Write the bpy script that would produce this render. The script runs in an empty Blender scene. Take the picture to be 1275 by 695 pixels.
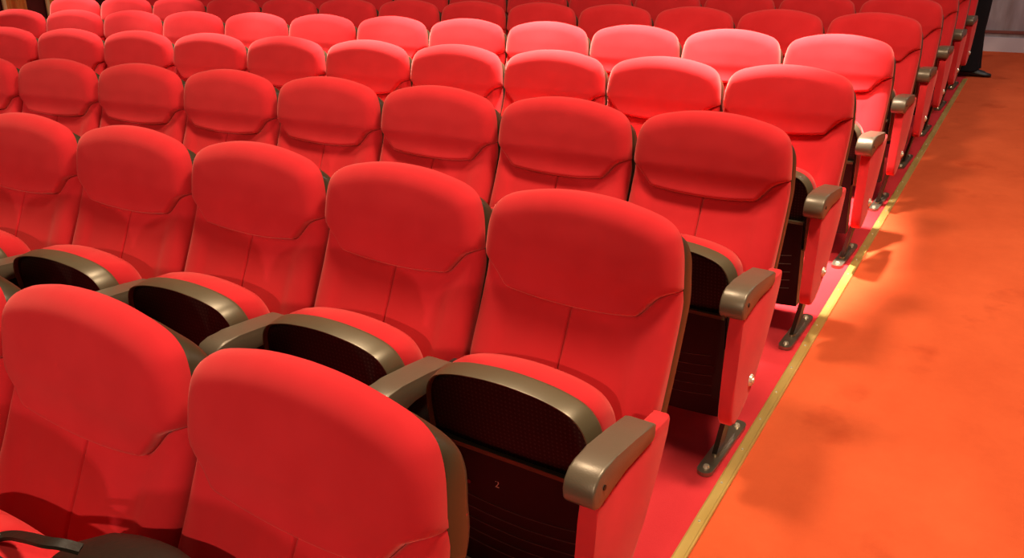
import bpy, bmesh, math, random
from mathutils import Vector, Matrix
random.seed(7)
S = bpy.context.scene
COL = S.collection
PI = math.pi

# ------------------------------------------------------------------ helpers
def link(o, parent=None):
    COL.objects.link(o)
    if parent is not None:
        o.parent = parent
    return o

def mesh_obj(name, verts, faces, mat, parent=None, smooth=True, angle=None):
    me = bpy.data.meshes.new(name)
    me.from_pydata([tuple(v) for v in verts], [], faces)
    bm = bmesh.new(); bm.from_mesh(me)
    bmesh.ops.recalc_face_normals(bm, faces=bm.faces[:])
    for f in bm.faces:
        f.smooth = smooth
    if angle is not None:
        for e in bm.edges:
            if len(e.link_faces) == 2 and e.calc_face_angle(0) > angle:
                e.smooth = False
    bm.to_mesh(me); bm.free()
    me.materials.append(mat)
    o = bpy.data.objects.new(name, me)
    return link(o, parent)

def bm_obj(name, bm, mat, parent=None, smooth=True, angle=0.6):
    bmesh.ops.recalc_face_normals(bm, faces=bm.faces[:])
    for f in bm.faces:
        f.smooth = smooth
    if angle is not None:
        for e in bm.edges:
            if len(e.link_faces) == 2 and e.calc_face_angle(0) > angle:
                e.smooth = False
    me = bpy.data.meshes.new(name)
    bm.to_mesh(me); bm.free()
    me.materials.append(mat)
    return link(bpy.data.objects.new(name, me), parent)

def bevel(bm, w, seg=2, ang=0.5):
    es = [e for e in bm.edges if len(e.link_faces) == 2 and e.calc_face_angle(0) > ang]
    bmesh.ops.bevel(bm, geom=es, offset=w, segments=seg, affect='EDGES', profile=0.5, clamp_overlap=True)

def add_box(bm, x0, x1, y0, y1, z0, z1):
    vs = [bm.verts.new((x, y, z)) for x in (x0, x1) for y in (y0, y1) for z in (z0, z1)]
    for q in ((0, 1, 3, 2), (4, 6, 7, 5), (0, 4, 5, 1), (2, 3, 7, 6), (0, 2, 6, 4), (1, 5, 7, 3)):
        bm.faces.new([vs[i] for i in q])

def add_prism(bm, prof, x0, x1, taper=None):
    """prof: list of (y,z); extruded along x"""
    a = [bm.verts.new((x0, y, z)) for y, z in prof]
    b = [bm.verts.new((x1, y, z)) for y, z in prof]
    n = len(prof)
    bm.faces.new(a); bm.faces.new(b[::-1])
    for i in range(n):
        bm.faces.new((a[i], b[i], b[(i + 1) % n], a[(i + 1) % n]))

def add_cyl(bm, c, axis, r, h, n=16, r2=None):
    r2 = r if r2 is None else r2
    rot = Vector((0, 0, 1)).rotation_difference(Vector(axis)).to_matrix().to_4x4()
    bmesh.ops.create_cone(bm, cap_ends=True, segments=n, radius1=r, radius2=r2, depth=h,
                          matrix=Matrix.Translation(c) @ rot)

def empty(name, loc=(0, 0, 0), rz=0.0):
    o = bpy.data.objects.new(name, None)
    o.empty_display_size = 0.1
    o.location = loc; o.rotation_euler = (0, 0, rz)
    return link(o)

def tag(o, label=None, cat=None, group=None, kind=None):
    if label: o['label'] = label
    if cat: o['category'] = cat
    if group: o['group'] = group
    if kind: o['kind'] = kind
    return o

def sm(a, b, x):
    t = min(1.0, max(0.0, (x - a) / (b - a)))
    return t * t * (3 - 2 * t)

def catmull(pts, n, closed=False):
    out = []
    m = len(pts)
    for i in range(m - 1):
        p0 = pts[max(i - 1, 0)]; p1 = pts[i]; p2 = pts[i + 1]; p3 = pts[min(i + 2, m - 1)]
        for k in range(n):
            t = k / n
            out.append(tuple(0.5 * ((2 * p1[a]) + (-p0[a] + p2[a]) * t + (2 * p0[a] - 5 * p1[a] + 4 * p2[a] - p3[a]) * t * t
                       + (-p0[a] + 3 * p1[a] - 3 * p2[a] + p3[a]) * t ** 3) for a in range(2)))
    out.append(tuple(pts[-1]))
    return out

def seg_dist(p, a, b):
    dx, dz = b[0] - a[0], b[1] - a[1]
    l = dx * dx + dz * dz
    t = 0 if l == 0 else max(0, min(1, ((p[0] - a[0]) * dx + (p[1] - a[1]) * dz) / l))
    return math.hypot(p[0] - a[0] - t * dx, p[1] - a[1] - t * dz)

def path_dist(p, path):
    return min(seg_dist(p, path[i], path[i + 1]) for i in range(len(path) - 1))

# ------------------------------------------------------------------ materials
def mat(name, base, rough=0.5, metal=0.0, spec=0.5):
    m = bpy.data.materials.new(name); m.use_nodes = True
    b = m.node_tree.nodes['Principled BSDF']
    b.inputs['Base Color'].default_value = (*base, 1)
    b.inputs['Roughness'].default_value = rough
    b.inputs['Metallic'].default_value = metal
    b.inputs['Specular IOR Level'].default_value = spec
    return m

def nodes(m):
    return m.node_tree.nodes, m.node_tree.links, m.node_tree.nodes['Principled BSDF']

def noise_color(m, c1, c2, scale, detail=4, coord='Object', lo=0.35, hi=0.65, stretch=(1, 1, 1)):
    N, L, b = nodes(m)
    tc = N.new('ShaderNodeTexCoord'); mp = N.new('ShaderNodeMapping'); nz = N.new('ShaderNodeTexNoise'); rp = N.new('ShaderNodeValToRGB')
    mp.inputs['Scale'].default_value = stretch
    nz.inputs['Scale'].default_value = scale; nz.inputs['Detail'].default_value = detail
    rp.color_ramp.elements[0].position = lo; rp.color_ramp.elements[0].color = (*c1, 1)
    rp.color_ramp.elements[1].position = hi; rp.color_ramp.elements[1].color = (*c2, 1)
    L.new(tc.outputs[coord], mp.inputs['Vector']); L.new(mp.outputs[0], nz.inputs['Vector'])
    L.new(nz.outputs['Fac'], rp.inputs['Fac']); L.new(rp.outputs[0], b.inputs['Base Color'])
    return rp, nz, mp

def noise_bump(m, scale, strength, dist=0.001):
    N, L, b = nodes(m)
    tc = N.new('ShaderNodeTexCoord'); nz = N.new('ShaderNodeTexNoise'); bp = N.new('ShaderNodeBump')
    nz.inputs['Scale'].default_value = scale; nz.inputs['Detail'].default_value = 3
    bp.inputs['Strength'].default_value = strength; bp.inputs['Distance'].default_value = dist
    L.new(tc.outputs['Object'], nz.inputs['Vector']); L.new(nz.outputs['Fac'], bp.inputs['Height'])
    L.new(bp.outputs[0], b.inputs['Normal'])

def fabric_mat(name, c1, c2, sheen=0.55):
    m = mat(name, c1, 0.95, 0, 0.12)
    noise_color(m, c1, c2, 9, 5, 'Object', 0.3, 0.7)
    noise_bump(m, 900, 0.25, 0.0006)
    b = m.node_tree.nodes['Principled BSDF']
    b.inputs['Sheen Weight'].default_value = sheen
    b.inputs['Sheen Roughness'].default_value = 0.45
    b.inputs['Sheen Tint'].default_value = (1.0, 0.36, 0.30, 1)
    return m

M = {}
M['velvet'] = fabric_mat('red_velvet', (0.55, 0.018, 0.024), (0.60, 0.022, 0.029))
M['panel'] = fabric_mat('red_panel_cloth', (0.62, 0.028, 0.034), (0.67, 0.033, 0.040), 0.3)
M['shell'] = mat('brown_black_plastic', (0.060, 0.040, 0.018), 0.36, 0.2, 0.6)
noise_bump(M['shell'], 350, 0.15, 0.0006)
M['pan'] = mat('black_plastic', (0.004, 0.004, 0.003), 0.45, 0, 0.3)
M['rim'] = mat('rim_plastic_lit', (0.13, 0.098, 0.052), 0.38, 0.3, 0.7)  # same plastic as the pan; warm light it catches put into the colour
noise_bump(M['rim'], 300, 0.2, 0.0006)
M['arm'] = mat('armrest_plastic', (0.165, 0.125, 0.082), 0.36, 0.3, 0.7)
noise_bump(M['arm'], 260, 0.3, 0.0008)
M['rib'] = mat('rib_plastic', (0.10, 0.085, 0.07), 0.4, 0, 0.5)
M['steel'] = mat('nickel_steel', (0.30, 0.245, 0.18), 0.28, 0.75)
M['black_steel'] = mat('black_steel', (0.02, 0.016, 0.013), 0.4, 0.3)
M['bolt'] = mat('bolt_metal', (0.75, 0.68, 0.52), 0.28, 0.5)
M['brass'] = mat('brass', (0.72, 0.47, 0.13), 0.42, 0.55)
noise_color(M['brass'], (0.62, 0.40, 0.10), (0.80, 0.56, 0.18), 14, 4, 'Object', 0.3, 0.7, (1, .25, 1))
M['number'] = mat('white_print', (0.9, 0.84, 0.66), 0.5)
M['reddot'] = mat('red_print', (0.25, 0.01, 0.02), 0.5)

# perforated black plastic for the tipped seat underside
def perforated():
    m = mat('perforated_black_plastic', (0.004, 0.003, 0.003), 0.45, 0, 0.3)
    N, L, b = nodes(m)
    tc = N.new('ShaderNodeTexCoord'); sx = N.new('ShaderNodeSeparateXYZ')
    L.new(tc.outputs['Object'], sx.inputs[0])
    def cell(sock):
        a = N.new('ShaderNodeMath'); a.operation = 'MULTIPLY'; a.inputs[1].default_value = 1 / 0.0115
        f = N.new('ShaderNodeMath'); f.operation = 'FRACT'
        c = N.new('ShaderNodeMath'); c.operation = 'SUBTRACT'; c.inputs[1].default_value = 0.5
        d = N.new('ShaderNodeMath'); d.operation = 'MULTIPLY'
        L.new(sock, a.inputs[0]); L.new(a.outputs[0], f.inputs[0]); L.new(f.outputs[0], c.inputs[0])
        L.new(c.outputs[0], d.inputs[0]); L.new(c.outputs[0], d.inputs[1])
        return d.outputs[0]
    ad = N.new('ShaderNodeMath'); ad.operation = 'ADD'
    L.new(cell(sx.outputs['X']), ad.inputs[0]); L.new(cell(sx.outputs['Z']), ad.inputs[1])
    lt = N.new('ShaderNodeMath'); lt.operation = 'LESS_THAN'; lt.inputs[1].default_value = 0.05
    L.new(ad.outputs[0], lt.inputs[0])
    mx = N.new('ShaderNodeMix'); mx.data_type = 'RGBA'
    mx.inputs[6].default_value = (0.004, 0.003, 0.003, 1); mx.inputs[7].default_value = (0.030, 0.026, 0.020, 1)
    L.new(lt.outputs[0], mx.inputs[0]); L.new(mx.outputs[2], b.inputs['Base Color'])
    bp = N.new('ShaderNodeBump'); bp.inputs['Strength'].default_value = 0.6; bp.inputs['Distance'].default_value = 0.002
    L.new(lt.outputs[0], bp.inputs['Height']); L.new(bp.outputs[0], b.inputs['Normal'])
    return m
M['perf'] = perforated()

# carpets
def carpet(name, c1, c2, stain, sc=1.3):
    m = mat(name, c1, 1.0, 0, 0.05)
    rp, nz, mp = noise_color(m, c1, c2, sc, 7, 'Object', 0.32, 0.68, (1, 0.8, 1))
    nz.inputs['Roughness'].default_value = 0.68
    N, L, b = nodes(m)
    tc = N.new('ShaderNodeTexCoord')
    n2 = N.new('ShaderNodeTexNoise'); n2.inputs['Scale'].default_value = 3.1; n2.inputs['Detail'].default_value = 5
    r2 = N.new('ShaderNodeValToRGB')
    r2.color_ramp.elements[0].position = 0.60; r2.color_ramp.elements[0].color = (0, 0, 0, 1)
    r2.color_ramp.elements[1].position = 0.82; r2.color_ramp.elements[1].color = (1, 1, 1, 1)
    L.new(tc.outputs['Object'], n2.inputs['Vector']); L.new(n2.outputs['Fac'], r2.inputs['Fac'])
    # small dark spots
    vo = N.new('ShaderNodeTexVoronoi'); vo.inputs['Scale'].default_value = 2.2
    r3 = N.new('ShaderNodeValToRGB')
    r3.color_ramp.elements[0].position = 0.012; r3.color_ramp.elements[0].color = (.55, .55, .55, 1)
    r3.color_ramp.elements[1].position = 0.045; r3.color_ramp.elements[1].color = (0, 0, 0, 1)
    L.new(tc.outputs['Object'], vo.inputs['Vector']); L.new(vo.outputs['Distance'], r3.inputs['Fac'])
    mxx = N.new('ShaderNodeMath'); mxx.operation = 'MAXIMUM'
    L.new(r2.outputs[0], mxx.inputs[0]); L.new(r3.outputs[0], mxx.inputs[1])
    mx = N.new('ShaderNodeMix'); mx.data_type = 'RGBA'
    L.new(mxx.outputs[0], mx.inputs[0]); L.new(rp.outputs[0], mx.inputs[6]); mx.inputs[7].default_value = (*stain, 1)
    L.new(mx.outputs[2], b.inputs['Base Color'])
    noise_bump(m, 420, 0.5, 0.002)
    return m
M['carpet_seats'] = carpet('red_carpet', (0.54, 0.028, 0.036), (0.66, 0.044, 0.052), (0.34, 0.012, 0.014))
M['carpet_aisle'] = carpet('orange_red_carpet', (0.60, 0.090, 0.030), (0.76, 0.130, 0.045), (0.44, 0.050, 0.016))

M['wall_grey'] = mat('mauve_grey_wall', (0.12, 0.105, 0.115), 0.7)
noise_color(M['wall_grey'], (0.24, 0.19, 0.20), (0.44, 0.41, 0.46), 2.5, 6, 'Object', 0.3, 0.7, (3, 1, .6))
M['base_grey'] = mat('grey_baseboard', (0.62, 0.60, 0.66), 0.5)
M['trim_red'] = mat('red_brown_trim', (0.22, 0.07, 0.06), 0.5)
M['wall_red'] = mat('dark_red_wall', (0.10, 0.008, 0.008), 0.8)
noise_color(M['wall_red'], (0.07, 0.006, 0.006), (0.13, 0.010, 0.010), 3, 4)
M['gold'] = mat('gold_orange_cloth', (0.75, 0.24, 0.05), 0.75)
noise_color(M['gold'], (0.62, 0.15, 0.03), (0.85, 0.36, 0.08), 6, 4, 'Object', 0.3, 0.7, (4, 4, .3))
M['gold_hem'] = mat('cream_gold_trim', (0.85, 0.62, 0.32), 0.7)
M['leather'] = mat('dark_leather', (0.011, 0.009, 0.005), 0.45, 0, 0.35)
noise_bump(M['leather'], 60, 0.3, 0.003)
M['black_cloth'] = mat('black_trousers_cloth', (0.010, 0.010, 0.013), 0.9, 0, 0.2)
noise_bump(M['black_cloth'], 40, 0.3, 0.004)
M['black_shoe'] = mat('black_shoe_leather', (0.012, 0.011, 0.012), 0.4)
M['black_top'] = mat('black_jacket_cloth', (0.014, 0.014, 0.018), 0.85, 0, 0.2)
M['skin'] = mat('skin', (0.55, 0.33, 0.24), 0.55)
M['hair'] = mat('dark_hair', (0.03, 0.02, 0.015), 0.6)

# ------------------------------------------------------------------ layout (curved raked rows)
SLOPE = 0.0419; PITCH = 0.55; ROWD = 0.9482; KURV = 0.0504; PHI = 0.0395
def seat_place(r, j):
    R = (1 + KURV * r * ROWD) / KURV
    t = j * PITCH
    a = PHI - t / R
    x = -R * math.sin(PHI) + R * math.sin(a)
    y = r * ROWD - R * math.cos(PHI) + R * math.cos(a)
    return x, y, a

def floor_z(y):
    return SLOPE * y

# ------------------------------------------------------------------ the theatre chair
TZ = 0.763
def y_front(z):
    d = z - TZ
    return 0.36 * d if d < 0 else 0.36 * d - 0.25 * d * sm(0.0, 0.10, d)

OUT_R = catmull([(.258, .37), (.262, .50), (.266, .62), (.268, .74), (.268, .83), (.264, .90), (.256, .946), (.239, .980),
                 (.200, 1.004), (.120, 1.023), (.055, 1.031), (0, 1.033)], 5)
OUTLINE = [p for p in OUT_R] + [(-x, z) for x, z in OUT_R[-2::-1]]          # right bottom -> crown -> left bottom
SEAM = catmull([(-.268, .842), (-.245, .832), (-.224, .812), (-.196, .784), (-.184, .776), (-.168, .772), (-.09, .765), (0, .762), (.09, .764),
                (.166, .772), (.180, .777), (.192, .790), (.218, .820), (.236, .832), (.250, .838), (.268, .842)], 5)

RINGS = [1, .99, .975, .955, .93, .90, .86, .81, .75, .68, .60, .51, .42, .33, .24, .15, .07]
def pillow(outline, centre, fy, skirt):
    """closed outline (x,z); rings shrink to centre; y from fy; skirt goes back from the outline"""
    n = len(outline)
    V, F = [], []
    for x, z in outline:
        V.append((x, fy(x, z) + skirt, z))
    for rho in RINGS:
        for x, z in outline:
            px = centre[0] + rho * (x - centre[0]); pz = centre[1] + rho * (z - centre[1])
            V.append((px, fy(px, pz), pz))
    V.append((centre[0], fy(*centre), centre[1]))
    nr = len(RINGS) + 1
    for k in range(nr - 1):
        for i in range(n):
            F.append((k * n + i, k * n + (i + 1) % n, (k + 1) * n + (i + 1) % n, (k + 1) * n + i))
    c = len(V) - 1
    for i in range(n):
        F.append(((nr - 1) * n + i, (nr - 1) * n + (i + 1) % n, c))
    return V, F

def resample(path, step):
    out = [path[0]]
    for i in range(len(path) - 1):
        a, b = path[i], path[i + 1]
        l = math.hypot(b[0] - a[0], b[1] - a[1])
        k = max(1, int(round(l / step)))
        for q in range(1, k + 1):
            out.append((a[0] + (b[0] - a[0]) * q / k, a[1] + (b[1] - a[1]) * q / k))
    return out

def roundover(d, R):
    if d >= R: return 0.0
    t = 1 - max(d, 0) / R
    return 1 - math.sqrt(max(0.0, 1 - t * t))

top_part = [p for p in OUTLINE if p[1] > .8425]
head_outer = [(.268, .842)] + top_part + [(-.268, .842)]
def fy_head(x, z):
    d_o = path_dist((x, z), head_outer); d_s = path_dist((x, z), SEAM)
    y = y_front(z) + 0.042 * roundover(d_o, 0.046)
    y += 0.030 * roundover(d_s, 0.013)
    y -= 0.008 * sm(0.0, 0.12, d_o)
    return y
def make_head(parent, name='headrest'):
    o = resample(head_outer[:-1], 0.012) + resample(SEAM, 0.012)[:-1]
    V, F = pillow(o, (0, .90), fy_head, 0.012)
    return mesh_obj(name, V, F, M['velvet'], parent)

low_side_r = [(.258, .37)] + [p for p in OUT_R if .37 < p[1] < .842] + [(.268, .842)]
CENTRE_SEAM = [(0, .762), (0, .37)]
def fy_low(x, z):
    ax = abs(x)
    d_o = path_dist((ax, z), low_side_r); d_s = path_dist((ax, z), [p for p in SEAM if p[0] >= -1e-6]); d_c = ax
    y = y_front(z) + 0.008 + 0.042 * roundover(d_o, 0.045)
    y += 0.012 * roundover(d_s, 0.010) + 0.009 * (1 - sm(0, .07, d_s)) + 0.018 * roundover(d_c, 0.007)
    y -= 0.020 * math.exp(-((z - .57) / .13) ** 2)
    y += 0.010 * (1 - sm(.165, .205, ax)) * sm(0.0, 0.1, .76 - z + .02)       # recessed middle between side bolsters
    return y
def make_low(parent):
    sr = [p for p in SEAM if p[0] >= -1e-6]
    o = resample(low_side_r, 0.012)[:-1] + resample(sr[::-1], 0.012)[:-1] + resample(CENTRE_SEAM, 0.014)[:-1] + resample([(0, .37), (.258, .37)], 0.03)[:-1]
    V, F = pillow(o, (.135, .62), fy_low, 0.03)
    n = len(V)
    V2 = V + [(-x, y, z) for x, y, z in V]
    F2 = F + [tuple(n + i for i in f[::-1]) for f in F]
    return mesh_obj('backrest', V2, F2, M['velvet'], parent)

def make_shell(parent):
    o = [(x * 1.003, z - .002 * sm(.8, 1.02, z)) for x, z in OUTLINE]
    o = resample(o, 0.02) + resample([o[-1], o[0]], 0.04)[1:-1]
    c = (0, .70)
    prof = [(.955, .056), (.994, .053), (1.0, .057), (1.0, .096), (.985, .108), (.95, .114), (.85, .120), (.6, .124), (.3, .126)]
    V, F = [], []
    n = len(o)
    for rho, dy in prof:
        for x, z in o:
            px, pz = c[0] + rho * (x - c[0]), c[1] + rho * (z - c[1])
            drop = max(0.0, dy - .030) * 0.60 * sm(.84, 1.03, pz)
            V.append((px, y_front(pz) + dy, pz - drop))
    V.append((0, y_front(.7) + .126, .7))
    for k in range(len(prof) - 1):
        for i in range(n):
            F.append((k * n + i, k * n + (i + 1) % n, (k + 1) * n + (i + 1) % n, (k + 1) * n + i))
    for i in range(n):
        F.append(((len(prof) - 1) * n + i, (len(prof) - 1) * n + (i + 1) % n, len(V) - 1))
    return mesh_obj('back_shell', V, F, M['shell'], parent, True, 0.7)

# ----- tipped-up seat
PAN_R = catmull([(.222, .36), (.225, .46), (.226, .54), (.222, .600), (.208, .640), (.178, .668), (.120, .686), (.05, .695), (0, .697)], 5)
PAN = PAN_R + [(-x, z) for x, z in PAN_R[-2::-1]]
def y_pan(z):
    return -0.300 + (0.68 - z) * 0.17
def rings_mesh(outline, c, prof, cap_start=True):
    V, F = [], []; n = len(outline)
    for rho, yo in prof:
        for x, z in outline:
            px, pz = c[0] + rho * (x - c[0]), c[1] + rho * (z - c[1])
            V.append((px, y_pan(pz) + yo, pz))
    for k in range(len(prof) - 1):
        for i in range(n):
            F.append((k * n + i, k * n + (i + 1) % n, (k + 1) * n + (i + 1) % n, (k + 1) * n + i))
    m = len(prof) - 1
    V.append((c[0], y_pan(c[1]) + prof[-1][1], c[1]))
    for i in range(n):
        F.append((m * n + i, m * n + (i + 1) % n, len(V) - 1))
    return V, F
def make_seat(parent):
    o = resample(PAN, 0.014) + resample([PAN[-1], PAN[0]], 0.04)[1:-1]
    # dark rim band that runs round the seat edge
    V, F = [], []; n = len(o); c = (0, .50)
    prof = [(.952, .014), (.955, .003), (.962, -.003), (.974, -.003), (.982, .003), (1.003, .048), (1.002, .054), (.994, .058), (.94, .058)]
    for rho, yo in prof:
        for x, z in o:
            px, pz = c[0] + rho * (x - c[0]), c[1] + rho * (z - c[1])
            V.append((px, y_pan(pz) + yo, pz))
    for k in range(len(prof) - 1):
        for i in range(n):
            F.append((k * n + i, k * n + (i + 1) % n, (k + 1) * n + (i + 1) % n, (k + 1) * n + i))
    mesh_obj('seat_rim', V, F, M['rim'], parent, True, 0.9)
    V, F = rings_mesh(o, c, [(.955, .016), (.955, .010), (.9, .011), (.6, .008), (.3, .006)])
    mesh_obj('seat_pan', V, F, M['perf'], parent)
    # red seat cushion behind the rim
    cs = [(x * .975, z * 1.0 - .004) for x, z in o]
    prof = [(.98, .052), (1.0, .060), (1.012, .085), (1.0, .115), (.965, .140), (.90, .156), (.75, .165), (.4, .168)]
    V, F = rings_mesh(cs, c, prof)
    mesh_obj('seat_cushion', V, F, M['velvet'], parent)

def make_lower_cover(parent):
    """black plastic cover under the tipped seat with curved ribs"""
    bm = bmesh.new()
    yc = lambda z: -0.262 + (0.47 - z) * 0.10
    nx, zs = 9, [.478, .40, .32, .24, .16, .115]
    def ring(y_of, off):
        return [[bm.verts.new((-.205 + .41 * i / (nx - 1), y_of(z) + off, z + (0.010 * (1 - ((i - 4) / 4) ** 2) * -1 if z == zs[-1] else 0))) for i in range(nx)] for z in zs]
    A = ring(yc, 0.0); B = ring(yc, 0.055)
    for k in range(len(zs) - 1):
        for i in range(nx - 1):
            bm.faces.new((A[k][i], A[k][i + 1], A[k + 1][i + 1], A[k + 1][i]))
            bm.faces.new((B[k][i], B[k + 1][i], B[k + 1][i + 1], B[k][i + 1]))
    for i in range(nx - 1):
        bm.faces.new((A[0][i], B[0][i], B[0][i + 1], A[0][i + 1]))
        bm.faces.new((A[-1][i], A[-1][i + 1], B[-1][i + 1], B[-1][i]))
    for k in range(len(zs) - 1):
        bm.faces.new((A[k][0], A[k + 1][0], B[k + 1][0], B[k][0]))
        bm.faces.new((A[k][-1], B[k][-1], B[k + 1][-1], A[k + 1][-1]))
    bevel(bm, .008, 2, .7)
    cov = bm_obj('under_seat_cover', bm, M['pan'], parent)
    # ledge bar + ribs
    bm = bmesh.new()
    def rib(z0, sag, w, t, xa=-.19, xb=.17, n=12):
        rows = []
        for i in range(n + 1):
            x = xa + (xb - xa) * i / n
            u = (x - (xa + xb) / 2) / ((xb - xa) / 2)
            z = z0 - sag * (1 - u * u)
            y = yc(z)
            rows.append([bm.verts.new((x, y + .002, z - w)), bm.verts.new((x, y - t, z - w * .4)), bm.verts.new((x, y - t, z + w * .4)), bm.verts.new((x, y + .002, z + w))])
        for a, b in zip(rows, rows[1:]):
            for q in range(3):
                bm.faces.new((a[q], b[q], b[q + 1], a[q + 1]))
    for z0 in (.335, .298, .262, .226, .190):
        rib(z0, .017, .0022, .0018)
    bm_obj('cover_rib', bm, M['rib'], cov)
    bm = bmesh.new()
    add_box(bm, -.212, .205, -.274, -.245, .474, .485)
    bevel(bm, .003, 2)
    bm_obj('ledge', bm, M['rim'], parent)
    return cov

# ----- arms, panels, legs, feet
ARM_PROF = [(-.150, .612), (-.165, .620), (-.250, .627), (-.340, .634), (-.390, .634), (-.415, .626), (-.431, .610), (-.438, .590),
            (-.436, .568), (-.427, .556), (-.412, .551), (-.396, .553), (-.384, .560), (-.360, .572), (-.300, .577), (-.165, .575), (-.152, .582)]
def make_arm(parent, cx):
    bm = bmesh.new()
    add_prism(bm, ARM_PROF, cx - .036, cx + .036)
    es = [e for e in bm.edges if abs(e.verts[0].co.x - e.verts[1].co.x) < 1e-6]
    bmesh.ops.bevel(bm, geom=es, offset=.006, segments=3, affect='EDGES', profile=.5, clamp_overlap=True)
    a = bm_obj('armrest', bm, M['arm'], parent, True, .75)
    if cx > 0:
        bm = bmesh.new()
        add_cyl(bm, (cx + .036, -.395, .592), (1, 0, 0), .006, .004, 10)
        bm_obj('armrest_screw', bm, M['pan'], a)
    return a

PANEL = [(-.060, .590), (-.150, .588), (-.260, .590), (-.392, .585), (-.405, .570), (-.412, .500), (-.425, .380), (-.438, .270), (-.436, .235), (-.422, .212), (-.395, .205),
         (-.355, .212), (-.300, .240), (-.235, .300), (-.175, .370), (-.110, .470), (-.070, .550), (-.055, .578)]
def make_panel(parent, x0, x1, m, name, back=0.0):
    bm = bmesh.new()
    add_prism(bm, [(y + (back if y > -.33 else 0), z) for y, z in PANEL], x0, x1)
    es = [e for e in bm.edges if abs(e.verts[0].co.x - e.verts[1].co.x) < 1e-6]
    bmesh.ops.bevel(bm, geom=es, offset=.008, segments=3, affect='EDGES', profile=.5, clamp_overlap=True)
    return bm_obj(name, bm, m, parent, True, .9)

def make_leg(parent, s):
    bm = bmesh.new()
    t = .016
    top = [(s * .272, -.345, .30), (s * .272, -.270, .30)]
    bot = [(s * .214, -.285, .012), (s * .214, -.225, .012)]
    vs = []
    for (x, y, z) in (top[0], top[1], bot[1], bot[0]):
        vs.append([bm.verts.new((x - t / 2, y, z)), bm.verts.new((x + t / 2, y, z))])
    for i in range(4):
        a, b = vs[i], vs[(i + 1) % 4]
        bm.faces.new((a[0], a[1], b[1], b[0]))
    bm.faces.new([v[0] for v in vs]); bm.faces.new([v[1] for v in vs][::-1])
    bevel(bm, .003, 1)
    bm_obj('leg', bm, M['black_steel'], parent)
    # foot bar on the floor with rounded ends and a raised rib
    bm = bmesh.new()
    cx = s * .214; y0, y1 = -.385, -.035; hw = .026
    def slab(y0, y1, hw, z0, z1):
        pts = []
        for k in range(9):
            a = PI + PI * k / 8
            pts.append((cx + hw * math.cos(a), y0 + hw + hw * math.sin(a)))
        for k in range(9):
            a = PI * k / 8
            pts.append((cx + hw * math.cos(a), y1 - hw + hw * math.sin(a)))
        lo = [bm.verts.new((x, y, z0 + SLOPE * y)) for x, y in pts]
        hi = [bm.verts.new((x, y, z1 + SLOPE * y)) for x, y in pts]
        bm.faces.new(lo[::-1]); bm.faces.new(hi)
        for i in range(len(pts)):
            bm.faces.new((lo[i], lo[(i + 1) % len(pts)], hi[(i + 1) % len(pts)], hi[i]))
    slab(y0, y1, hw, 0.0008, .014)
    slab(y0 + .10, y1 - .09, .014, .013, .026)
    bevel(bm, .004, 2, .8)
    f = bm_obj('foot', bm, M['steel'], parent)
    for yy in (y0 + .035, y1 - .04):
        bm = bmesh.new()
        add_cyl(bm, (cx, yy, .017 + SLOPE * yy), (0, 0, 1), .012, .010, 12, .008)
        bm_obj('foot_bolt', bm, M['bolt'], f)

def build_chair(end=False):
    t = empty('theatre_seat')
    make_low(t); make_head(t); make_shell(t); make_seat(t); make_lower_cover(t)
    make_arm(t, -.275)
    make_panel(t, -.287, -.265, M['black_steel'], 'arm_support', -.03)
    make_leg(t, -1)
    if end:
        make_arm(t, .275)
        p = make_panel(t, .262, .305, M['panel'], 'end_panel')
        bm = bmesh.new()
        add_cyl(bm, (.307, -.285, .305), (1, 0, 0), .021, .010, 20, .017)
        add_cyl(bm, (.313, -.285, .305), (1, 0, 0), .010, .006, 14, .008)
        bm_obj('bolt_cap', bm, M['bolt'], p)
        make_leg(t, 1)
    return t

def copy_tree(o, parent=None):
    c = o.copy(); COL.objects.link(c)
    c.parent = parent
    for ch in o.children:
        copy_tree(ch, c)
    return c

GROUP = 'red theatre seats in curved rows'
plain = build_chair(False)
endch = build_chair(True)
used = {'plain': False, 'end': False}
ORD = ['aisle-end', 'second', 'third', 'fourth', 'fifth', 'sixth', 'seventh', 'eighth', 'ninth', 'tenth', 'eleventh', 'twelfth', 'thirteenth', 'fourteenth', 'fifteenth']
ROWN = {-2: 'row in front of the nearest one', -1: 'nearest row at the bottom', 0: 'second row, the one numbered 2', 1: 'third row from the front', 2: 'fourth row from the front',
        3: 'brightly lit fifth row from the front', 4: 'sixth row from the front', 5: 'dim seventh row from the front', 6: 'dark eighth row from the front', 7: 'dark ninth row from the front', 8: 'last dark row beside the standing person'}
def label_for(r, j):
    if r == 0 and j == 0:
        return 'red theatre seat at aisle end with white number 2 on its black underside'
    row = {0: 'second row from the front'}.get(r, ROWN[r])
    if r == -1:
        if j == 0: return 'large red theatre seat nearest the bottom centre, aisle end of front row'
        if j == 1: return 'large red theatre seat in the bottom left corner of the photo'
    if j == 0:
        return 'red theatre seat at aisle end of the ' + row
    return 'red theatre seat, %s from the aisle in the %s' % (ORD[j], row)
COUNTS = {-2: 3, -1: 6, 0: 6, 1: 8, 2: 10, 3: 12, 4: 13, 5: 13, 6: 9, 7: 5, 8: 3}
seats = {}
for r, n in COUNTS.items():
    for j in range(n):
        kind = 'end' if j == 0 else 'plain'
        src = endch if j == 0 else plain
        if not used[kind]:
            o = src; used[kind] = True
        else:
            o = copy_tree(src)
        x, y, a = seat_place(r, j)
        o.location = (x, y, floor_z(y)); o.rotation_euler = (0, 0, -a)
        tag(o, label_for(r, j), 'seat', GROUP)
        seats[(r, j)] = o

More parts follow.
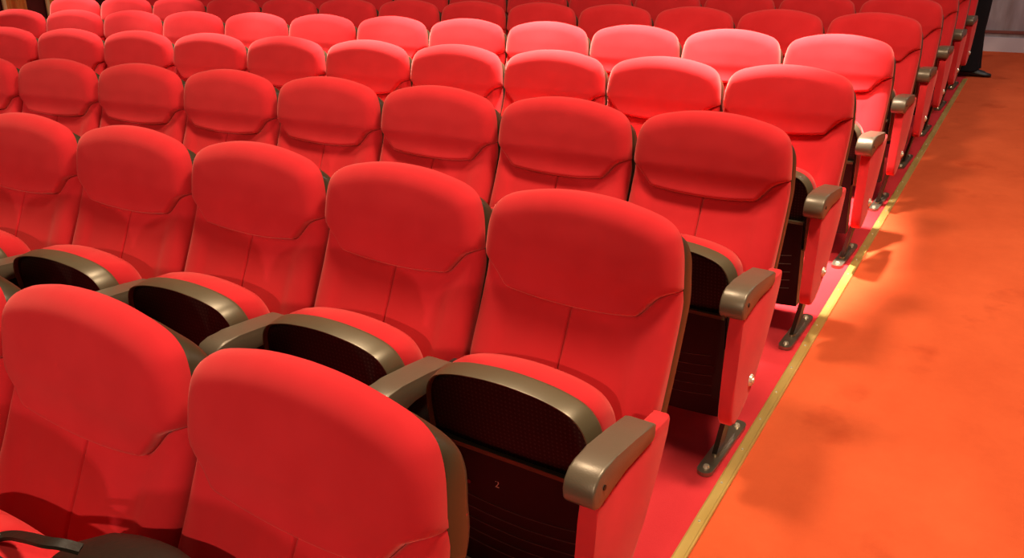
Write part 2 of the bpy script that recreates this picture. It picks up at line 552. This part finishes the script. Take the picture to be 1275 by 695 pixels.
# number and red dot printed under the aisle seat of the second row
def number_on(o, s, x, z):
    cov = [c for c in o.children if c.name.startswith('under_seat_cover')][0]
    cu = bpy.data.curves.new('seat_number', 'FONT'); cu.body = s; cu.size = .026; cu.extrude = .0004
    cu.align_x = 'CENTER'; cu.align_y = 'CENTER'
    to = bpy.data.objects.new('tmp_number', cu); COL.objects.link(to)
    bpy.context.view_layer.update()
    dg = bpy.context.evaluated_depsgraph_get()
    me = bpy.data.meshes.new_from_object(to.evaluated_get(dg))
    bpy.data.objects.remove(to, do_unlink=True)
    me.materials.clear(); me.materials.append(M['number'])
    n = bpy.data.objects.new('seat_number', me); link(n, cov)
    n.rotation_euler = (PI / 2 - 0.10, 0, 0)
    n.location = (x, -0.262 + (0.47 - z) * 0.10 - .0012, z)
    n['label'] = 'white number 2'
def dot_on(o, x, z):
    cov = [c for c in o.children if c.name.startswith('under_seat_cover')][0]
    bm = bmesh.new(); add_cyl(bm, (x, -0.262 + (0.47 - z) * 0.10 - .001, z), (0, -1, 0), .005, .003, 12)
    d = bm_obj('red_dot', bm, M['reddot'], cov); d['label'] = 'small dark red dot'
number_on(seats[(0, 0)], '2', -.040, .388)
dot_on(seats[(0, 0)], -.125, .365)

# ------------------------------------------------------------------ the setting
def plane_slope(name, x0, x1, y0, y1, dz, m):
    V, F = [], []
    nx = 2; ny = 2
    V = [(x0, y0, floor_z(y0) + dz), (x1, y0, floor_z(y0) + dz), (x1, y1, floor_z(y1) + dz), (x0, y1, floor_z(y1) + dz)]
    V += [(x, y, z - .05) for x, y, z in V]
    F = [(0, 1, 2, 3), (7, 6, 5, 4), (0, 4, 5, 1), (1, 5, 6, 2), (2, 6, 7, 3), (3, 7, 4, 0)]
    return mesh_obj(name, V, F, m, None, False)
YB = 9.62
f = plane_slope('floor', -9.0, .262, -3.5, YB + .1, 0.0, M['carpet_seats']); tag(f, kind='structure')
f = plane_slope('floor_aisle', .262, 4.5, -3.5, YB + .1, 0.003, M['carpet_aisle']); tag(f, kind='structure')

SX = .270
bm = bmesh.new()
prof = [(-.019, .0), (-.019, .004), (-.014, .0065), (.011, .0065), (.014, .0085), (.019, .0085), (.021, .006), (.021, .0)]
ys = [-2.2 + 9.95 * k / 40 for k in range(41)]
rows = [[bm.verts.new((SX + px, yy, floor_z(yy) + pz + .0035)) for px, pz in prof] for yy in ys]
for a, b in zip(rows, rows[1:]):
    for i in range(len(prof) - 1):
        bm.faces.new((a[i], a[i + 1], b[i + 1], b[i]))
bm.faces.new(rows[0]); bm.faces.new(rows[-1][::-1])
strip = bm_obj('brass_strip', bm, M['brass'], None, False, None)
tag(strip, 'long brass edging strip between the seat floor and the orange aisle carpet', 'floor strip')
scr = None
y = -1.1
while y < 7.6:
    if scr is None:
        bm = bmesh.new(); add_cyl(bm, (0, 0, 0), (0, 0, 1), .0048, .004, 10, .003)
        scr = bm_obj('screw', bm, M['bolt'], strip); o = scr
    else:
        o = scr.copy(); COL.objects.link(o); o.parent = strip
    o.location = (SX - .002 + random.uniform(-.002, .002), y, floor_z(y) + .0110)
    y += .205

# back wall with baseboard and rail
def box_obj(name, x0, x1, y0, y1, z0, z1, m, bev=0.0, parent=None):
    bm = bmesh.new(); add_box(bm, x0, x1, y0, y1, z0, z1)
    if bev: bevel(bm, bev, 2)
    return bm_obj(name, bm, m, parent, True, .5)
fz = floor_z(YB)
tag(box_obj('wall_back', -9.0, 4.5, YB, YB + .12, fz - .1, fz + 4.5, M['wall_grey']), kind='structure')
tag(box_obj('baseboard_back', -9.0, 4.5, YB - .03, YB, fz - .003, fz + .155, M['base_grey'], .004), kind='structure')
tag(box_obj('trim_1', -9.0, 4.5, YB - .022, YB, fz + .20, fz + .228, M['trim_red'], .004), kind='structure')
# left side wall
XL = -8.9
tag(box_obj('wall_left', XL - .12, XL, -3.5, YB, floor_z(-3.5) - .1, fz + 4.5, M['wall_red']), kind='structure')

# two gold-orange drapes on the left wall
def drape(y0, y1, label):
    t = empty('curtain', (XL + .10, (y0 + y1) / 2, floor_z((y0 + y1) / 2) + .02))
    L = y1 - y0; n = 40
    V, F = [], []
    H = 3.4; nz = 8
    for side in (0, 1):
        for k in range(nz + 1):
            z = H * k / nz
            for i in range(n + 1):
                u = i / n
                V.append((.035 * math.sin(u * 2 * PI * 2.5) * (1 - .15 * k / nz) - .004 * side, -L / 2 + L * u, z))
    st = (nz + 1) * (n + 1)
    for k in range(nz):
        for i in range(n):
            a = k * (n + 1) + i
            F.append((a, a + 1, a + n + 2, a + n + 1))
            F.append((st + a, st + a + n + 1, st + a + n + 2, st + a + 1))
    mesh_obj('cloth', V, F, M['gold'], t)
    bm = bmesh.new(); add_box(bm, -.006, .02, -L / 2 - .035, -L / 2, 0, H); bevel(bm, .004, 2)
    bm_obj('edge_braid', bm, M['gold_hem'], t)
    tag(t, label, 'curtain', 'gold curtains on the left wall')
drape(3.88, 4.11, 'leftmost gold-orange curtain above the seat backs in top left corner')
drape(4.37, 4.64, 'gold-orange curtain beside the leftmost seat of the sixth row')

# ------------------------------------------------------------------ dark bag lying over the armrest of the front row
def bag():
    ref = seats[(-1, 1)]
    t = empty('bag', ref.location, ref.rotation_euler.z)
    # soft body: cross sections along a sloping axis (local x of the seat)
    axis = [(.165, -.165, .703, .010, .008), (.180, -.160, .709, .034, .024), (.215, -.150, .715, .060, .032), (.265, -.145, .722, .068, .037),
            (.315, -.142, .728, .070, .040), (.365, -.142, .734, .068, .041), (.410, -.144, .738, .060, .040), (.450, -.146, .744, .050, .034), (.485, -.146, .748, .030, .026), (.500, -.146, .748, .012, .010)]
    V, F = [], []; n = 20
    for q, (x, y, z, ry, rz) in enumerate(axis):
        rz *= .55; z -= .029
        for i in range(n):
            a = 2 * PI * i / n
            w = 1 + .035 * math.sin(3 * a + q * .8)
            cz = math.sin(a)
            V.append((x, y + ry * w * math.copysign(abs(math.cos(a)) ** .85, math.cos(a)), z + rz * w * (cz if cz > 0 else .75 * cz)))
    m = len(axis)
    for k in range(m - 1):
        for i in range(n):
            F.append((k * n + i, k * n + (i + 1) % n, (k + 1) * n + (i + 1) % n, (k + 1) * n + i))
    F.append(tuple(range(n))); F.append(tuple((m - 1) * n + i for i in range(n)))
    mesh_obj('bag_body', V, F, M['leather'], t, True, 1.0)
    # looped strap resting on the seat rim
    ctl = [(.255, -.175, .728), (.232, -.19, .738), (.205, -.20, .738), (.153, -.20, .726), (.088, -.20, .705), (.070, -.225, .708), (.120, -.255, .728),
           (.190, -.258, .728), (.235, -.235, .722), (.275, -.200, .720)]
    ctl = [(x, y, z + (.002 if y > -.215 else -.004)) for x, y, z in ctl]
    pts = []
    for i in range(len(ctl) - 1):
        p0 = Vector(ctl[max(i - 1, 0)]); p1 = Vector(ctl[i]); p2 = Vector(ctl[i + 1]); p3 = Vector(ctl[min(i + 2, len(ctl) - 1)])
        for k in range(5):
            u = k / 5
            pts.append(0.5 * (2 * p1 + (p2 - p0) * u + (2 * p0 - 5 * p1 + 4 * p2 - p3) * u * u + (3 * p1 - p0 - 3 * p2 + p3) * u ** 3))
    pts.append(Vector(ctl[-1]))
    V, F = [], []
    for i, p in enumerate(pts):
        d = (pts[min(i + 1, len(pts) - 1)] - pts[max(i - 1, 0)]).normalized()
        side = d.cross(Vector((0, 0, 1))).normalized(); up_ = side.cross(d)
        for a, b in ((-.010, -.0035), (.010, -.0035), (.010, .0035), (-.010, .0035)):
            V.append(tuple(p + side * a + up_ * b))
    for i in range(len(pts) - 1):
        for k in range(4):
            F.append((i * 4 + k, i * 4 + (k + 1) % 4, i * 4 + 4 + (k + 1) % 4, i * 4 + 4 + k))
    F.append((0, 1, 2, 3)); e = (len(pts) - 1) * 4; F.append((e, e + 1, e + 2, e + 3))
    st = mesh_obj('strap', V, F, M['leather'], t, True, .6)
    bm = bmesh.new()
    add_box(bm, .050, .074, -.222, -.206, .702, .712); bevel(bm, .003, 2)
    bm_obj('buckle', bm, M['bolt'], st)['label'] = 'bright metal buckle'
    tag(t, 'dark leather bag with a looped strap over the seats in the bottom left corner', 'bag')
bag()

# ------------------------------------------------------------------ the standing person
def skin_mesh(name, pts, edges, radii, mat_, parent, sub=2, root=0):
    me = bpy.data.meshes.new(name); me.from_pydata(pts, edges, [])
    o = bpy.data.objects.new(name + '_tmp', me); COL.objects.link(o)
    md = o.modifiers.new('s', 'SKIN'); md.use_smooth_shade = True
    for i, rr in enumerate(radii):
        v = me.skin_vertices[0].data[i]
        v.radius = rr if isinstance(rr, tuple) else (rr, rr)
        v.use_root = (i == root)
    ms = o.modifiers.new('d', 'SUBSURF'); ms.levels = sub; ms.render_levels = sub
    bpy.context.view_layer.update()
    dg = bpy.context.evaluated_depsgraph_get()
    m2 = bpy.data.meshes.new_from_object(o.evaluated_get(dg))
    bpy.data.objects.remove(o, do_unlink=True)
    for p in m2.polygons: p.use_smooth = True
    m2.materials.clear(); m2.materials.append(mat_)
    m2.name = name
    return link(bpy.data.objects.new(name, m2), parent)

def revolve(name, secs, mat_, parent, n=24):
    """secs: (cx, cy, z, rx, ry)"""
    V, F = [], []
    for cx, cy, z, rx, ry in secs:
        for i in range(n):
            a = 2 * PI * i / n
            V.append((cx + rx * math.cos(a), cy + ry * math.sin(a), z))
    for k in range(len(secs) - 1):
        for i in range(n):
            F.append((k * n + i, k * n + (i + 1) % n, (k + 1) * n + (i + 1) % n, (k + 1) * n + i))
    F.append(tuple(range(n))[::-1]); F.append(tuple((len(secs) - 1) * n + i for i in range(n)))
    return mesh_obj(name, V, F, mat_, parent, True, 1.0)

PX, PY = .235, 8.02
per = empty('person', (PX, PY, floor_z(PY) + .003), 0)
# local: faces +x ; left is +y
def person_body():
    P, E_, Rr = [], [], []
    def add(p, r, par=None):
        P.append(p); Rr.append(r)
        if par is not None: E_.append((par, len(P) - 1))
        return len(P) - 1
    pel = add((0, 0, .95), (.10, .15))
    wa = add((0, 0, 1.10), (.09, .13), pel)
    ch = add((.01, 0, 1.30), (.11, .16), wa)
    nb = add((.0, 0, 1.44), (.06, .08), ch)
    nk = add((.005, 0, 1.50), .05, nb)
    h0 = add((.02, 0, 1.58), (.075, .065), nk)
    h1 = add((.03, 0, 1.66), (.095, .075), h0)
    add((.02, 0, 1.73), (.075, .065), h1)
    for s in (-1, 1):
        hip = add((0, s * .09, .88), .085, pel)
        kn = add((.015, s * .085, .48), .055, hip)
        an = add((0, s * .08, .10), .038, kn)
        to = add((.12, s * .085, .045), (.035, .03), an)
        sh = add((0, s * .19, 1.40), .055, ch)
        el = add((-.02, s * .245, 1.13), .038, sh)
        wr = add((.20, s * .16, 1.09), .026, el)
        pm = add((.275, s * .125, 1.085), (.020, .034), wr)
        for q, (dz, ln) in enumerate(((.030, .075), (.010, .085), (-.010, .08), (-.028, .062))):
            a = add((.312, s * .108, 1.085 + dz), .0085, pm)
            b = add((.312 + ln * .45, s * .082, 1.082 + dz), .0080, a)
            add((.312 + ln * .75, s * .050, 1.078 + dz), .0070, b)
        a = add((.262, s * .105, 1.125), .010, pm); add((.292, s * .085, 1.150), .008, a)
    return skin_mesh('body', P, E_, Rr, M['skin'], per, 1)
person_body()
# face: nose, ears are part of the continuous head silhouette; hair cap
revolve('hair', [(-.01, 0, 1.60, .085, .075), (-.012, 0, 1.66, .105, .088), (-.005, 0, 1.72, .105, .088), (.005, 0, 1.77, .08, .07), (.005, 0, 1.79, .03, .03)], M['hair'], per)
# trousers: two wide legs joined at the hips, one mesh
bmv = []
def trousers():
    V, F = [], []
    n = 20
    for s in (-1, 1):
        secs = [(.0, s * .085, .055, .128, .085), (.0, s * .085, .15, .120, .083), (.0, s * .085, .40, .108, .082), (.008, s * .088, .62, .118, .09), (0, s * .085, .80, .135, .098), (-.01, s * .07, .93, .142, .11), (0, s * .05, 1.03, .125, .10)]
        base = len(V)
        for q, (cx, cy, z, rx, ry) in enumerate(secs):
            for i in range(n):
                a = 2 * PI * i / n
                w = 1 + .05 * math.sin(3 * a + q * .9 + s)
                V.append((cx + rx * w * math.cos(a), cy + ry * w * math.sin(a), z))
        for k in range(len(secs) - 1):
            for i in range(n):
                F.append((base + k * n + i, base + k * n + (i + 1) % n, base + (k + 1) * n + (i + 1) % n, base + (k + 1) * n + i))
        F.append(tuple(base + i for i in range(n))[::-1]); F.append(tuple(base + (len(secs) - 1) * n + i for i in range(n)))
    return mesh_obj('trousers', V, F, M['black_cloth'], per, True, 1.0)
trousers()
skin_mesh('jacket', [(0, 0, .98), (0, 0, 1.12), (.01, 0, 1.30), (0, 0, 1.43), (0, -.19, 1.405), (-.02, -.245, 1.13), (.175, -.168, 1.09), (0, .19, 1.405), (-.02, .245, 1.13), (.175, .168, 1.09)],
          [(0, 1), (1, 2), (2, 3), (2, 4), (4, 5), (5, 6), (2, 7), (7, 8), (8, 9)],
          [(.13, .17), (.115, .155), (.135, .18), (.085, .11), .07, .052, .038, .07, .052, .038], M['black_top'], per, 2)
for s, dx in ((-1, .03), (1, -.03)):
    V, F = [], []
    secs = [(-.10, .035, .06), (-.06, .040, .085), (.02, .040, .085), (.10, .045, .06), (.16, .045, .042), (.195, .036, .034), (.21, .015, .025)]
    n = 14
    for x, w, h in secs:
        for i in range(n):
            a = 2 * PI * i / n
            zz = h / 2 + h / 2 * math.sin(a)
            V.append((x + dx, s * .085 + w * math.cos(a) * (1 if math.sin(a) < 0 else .85), max(0.0, zz)))
    for k in range(len(secs) - 1):
        for i in range(n):
            F.append((k * n + i, k * n + (i + 1) % n, (k + 1) * n + (i + 1) % n, (k + 1) * n + i))
    F.append(tuple(range(n))); F.append(tuple((len(secs) - 1) * n + i for i in range(n))[::-1])
    mesh_obj('shoe', V, F, M['black_shoe'], per)
tag(per, 'person in black trousers and black shoes standing at the far end of the aisle', 'person')

# ------------------------------------------------------------------ lights
def aim(o, target):
    d = Vector(target) - o.location
    o.rotation_euler = d.to_track_quat('-Z', 'Y').to_euler()
def spot(name, loc, target, power, color, size, blend, rad):
    l = bpy.data.lights.new(name, 'SPOT'); l.energy = power; l.color = color; l.spot_size = math.radians(size)
    l.spot_blend = blend; l.shadow_soft_size = rad
    o = bpy.data.objects.new(name, l); o.location = loc; link(o); aim(o, target); return o
def area(name, loc, target, power, color, sx, sy):
    l = bpy.data.lights.new(name, 'AREA'); l.energy = power; l.color = color; l.shape = 'RECTANGLE'; l.size = sx; l.size_y = sy
    o = bpy.data.objects.new(name, l); o.location = loc; link(o); aim(o, target); return o

WARM = (1.0, .78, .54); PINK = (1.0, .66, .62); WHITE = (1.0, .86, .74)
o = spot('stage_spot_high', (1.6, -8.9, 4.8), (-1.5, -.75, .7), 1400, WARM, 15, .6, .09); o.scale = (2.1, 1, 1)
o = spot('stage_spot_low', (1.4, -11.0, 3.5), (-1.8, -.9, .65), 1000, PINK, 11, .6, .11); o.scale = (2.2, 1, 1)
spot('fill_spot_left', (-5.5, -9.0, 5.2), (-5.2, 2.2, .9), 1500, PINK, 26, .9, .12)  # added fill from the front to brighten the left seats
for rr, jj, pw in ((3, .55, 4300), (3, 2.2, 3700), (3, 4.0, 2900), (3, 6.0, 1500), (3, 7.7, 800), (3, 9.4, 500), (4, 10.6, 700), (4, 12.2, 1300)):
    lx, ly, la = seat_place(rr, jj)
    o = spot('house_spot', (lx, ly - .25, 3.95), (lx, ly - .25, 1.0), pw, WHITE, 46, .7, .10)
    o.rotation_euler = (0, 0, -la); o.scale = (.52 if jj < 1 else .62, 1, 1)
area('house_light_aisle', (1.7, .6, 5.2), (1.6, .7, 0), 270, WARM, .9, .9)
area('house_light_front', (-1.6, .9, 5.4), (-1.6, .8, 0), 190, WARM, .8, .8)
area('fill_light_rear', (1.8, 7.0, 4.6), (1.6, 7.4, 0), 44, (1.0, .90, .92), .8, .8)  # added cool fill that lifts the far aisle and back wall

w = bpy.data.worlds.new('World'); S.world = w; w.use_nodes = True
w.node_tree.nodes['Background'].inputs['Color'].default_value = (1.0, .62, .48, 1)
w.node_tree.nodes['Background'].inputs['Strength'].default_value = 0.10

# ------------------------------------------------------------------ camera
cam = bpy.data.cameras.new('camera'); co = bpy.data.objects.new('camera', cam); link(co)
cam.sensor_width = 36; cam.lens = 1083.95 / 1275 * 36; cam.sensor_fit = 'HORIZONTAL'
cam.clip_start = .02
pitch, yaw, roll = .3703, .5404, -.0075
fw = Vector((-math.sin(yaw), math.cos(yaw), 0)); rt = Vector((math.cos(yaw), math.sin(yaw), 0)); up = Vector((0, 0, 1))
Fv = math.cos(pitch) * fw - math.sin(pitch) * up; Uv = math.cos(pitch) * up + math.sin(pitch) * fw
Rv = math.cos(roll) * rt + math.sin(roll) * Uv; Uv = -math.sin(roll) * rt + math.cos(roll) * Uv
mw = Matrix((Rv, Uv, -Fv)).transposed().to_4x4()
mw.translation = Vector((.8844, -1.7352, 1.5919))
co.matrix_world = mw
S.camera = co
S.view_settings.view_transform = 'Standard'; S.view_settings.look = 'None'
S.view_settings.gamma = 1; S.view_settings.use_curve_mapping = False
S.view_settings.exposure = 0.0
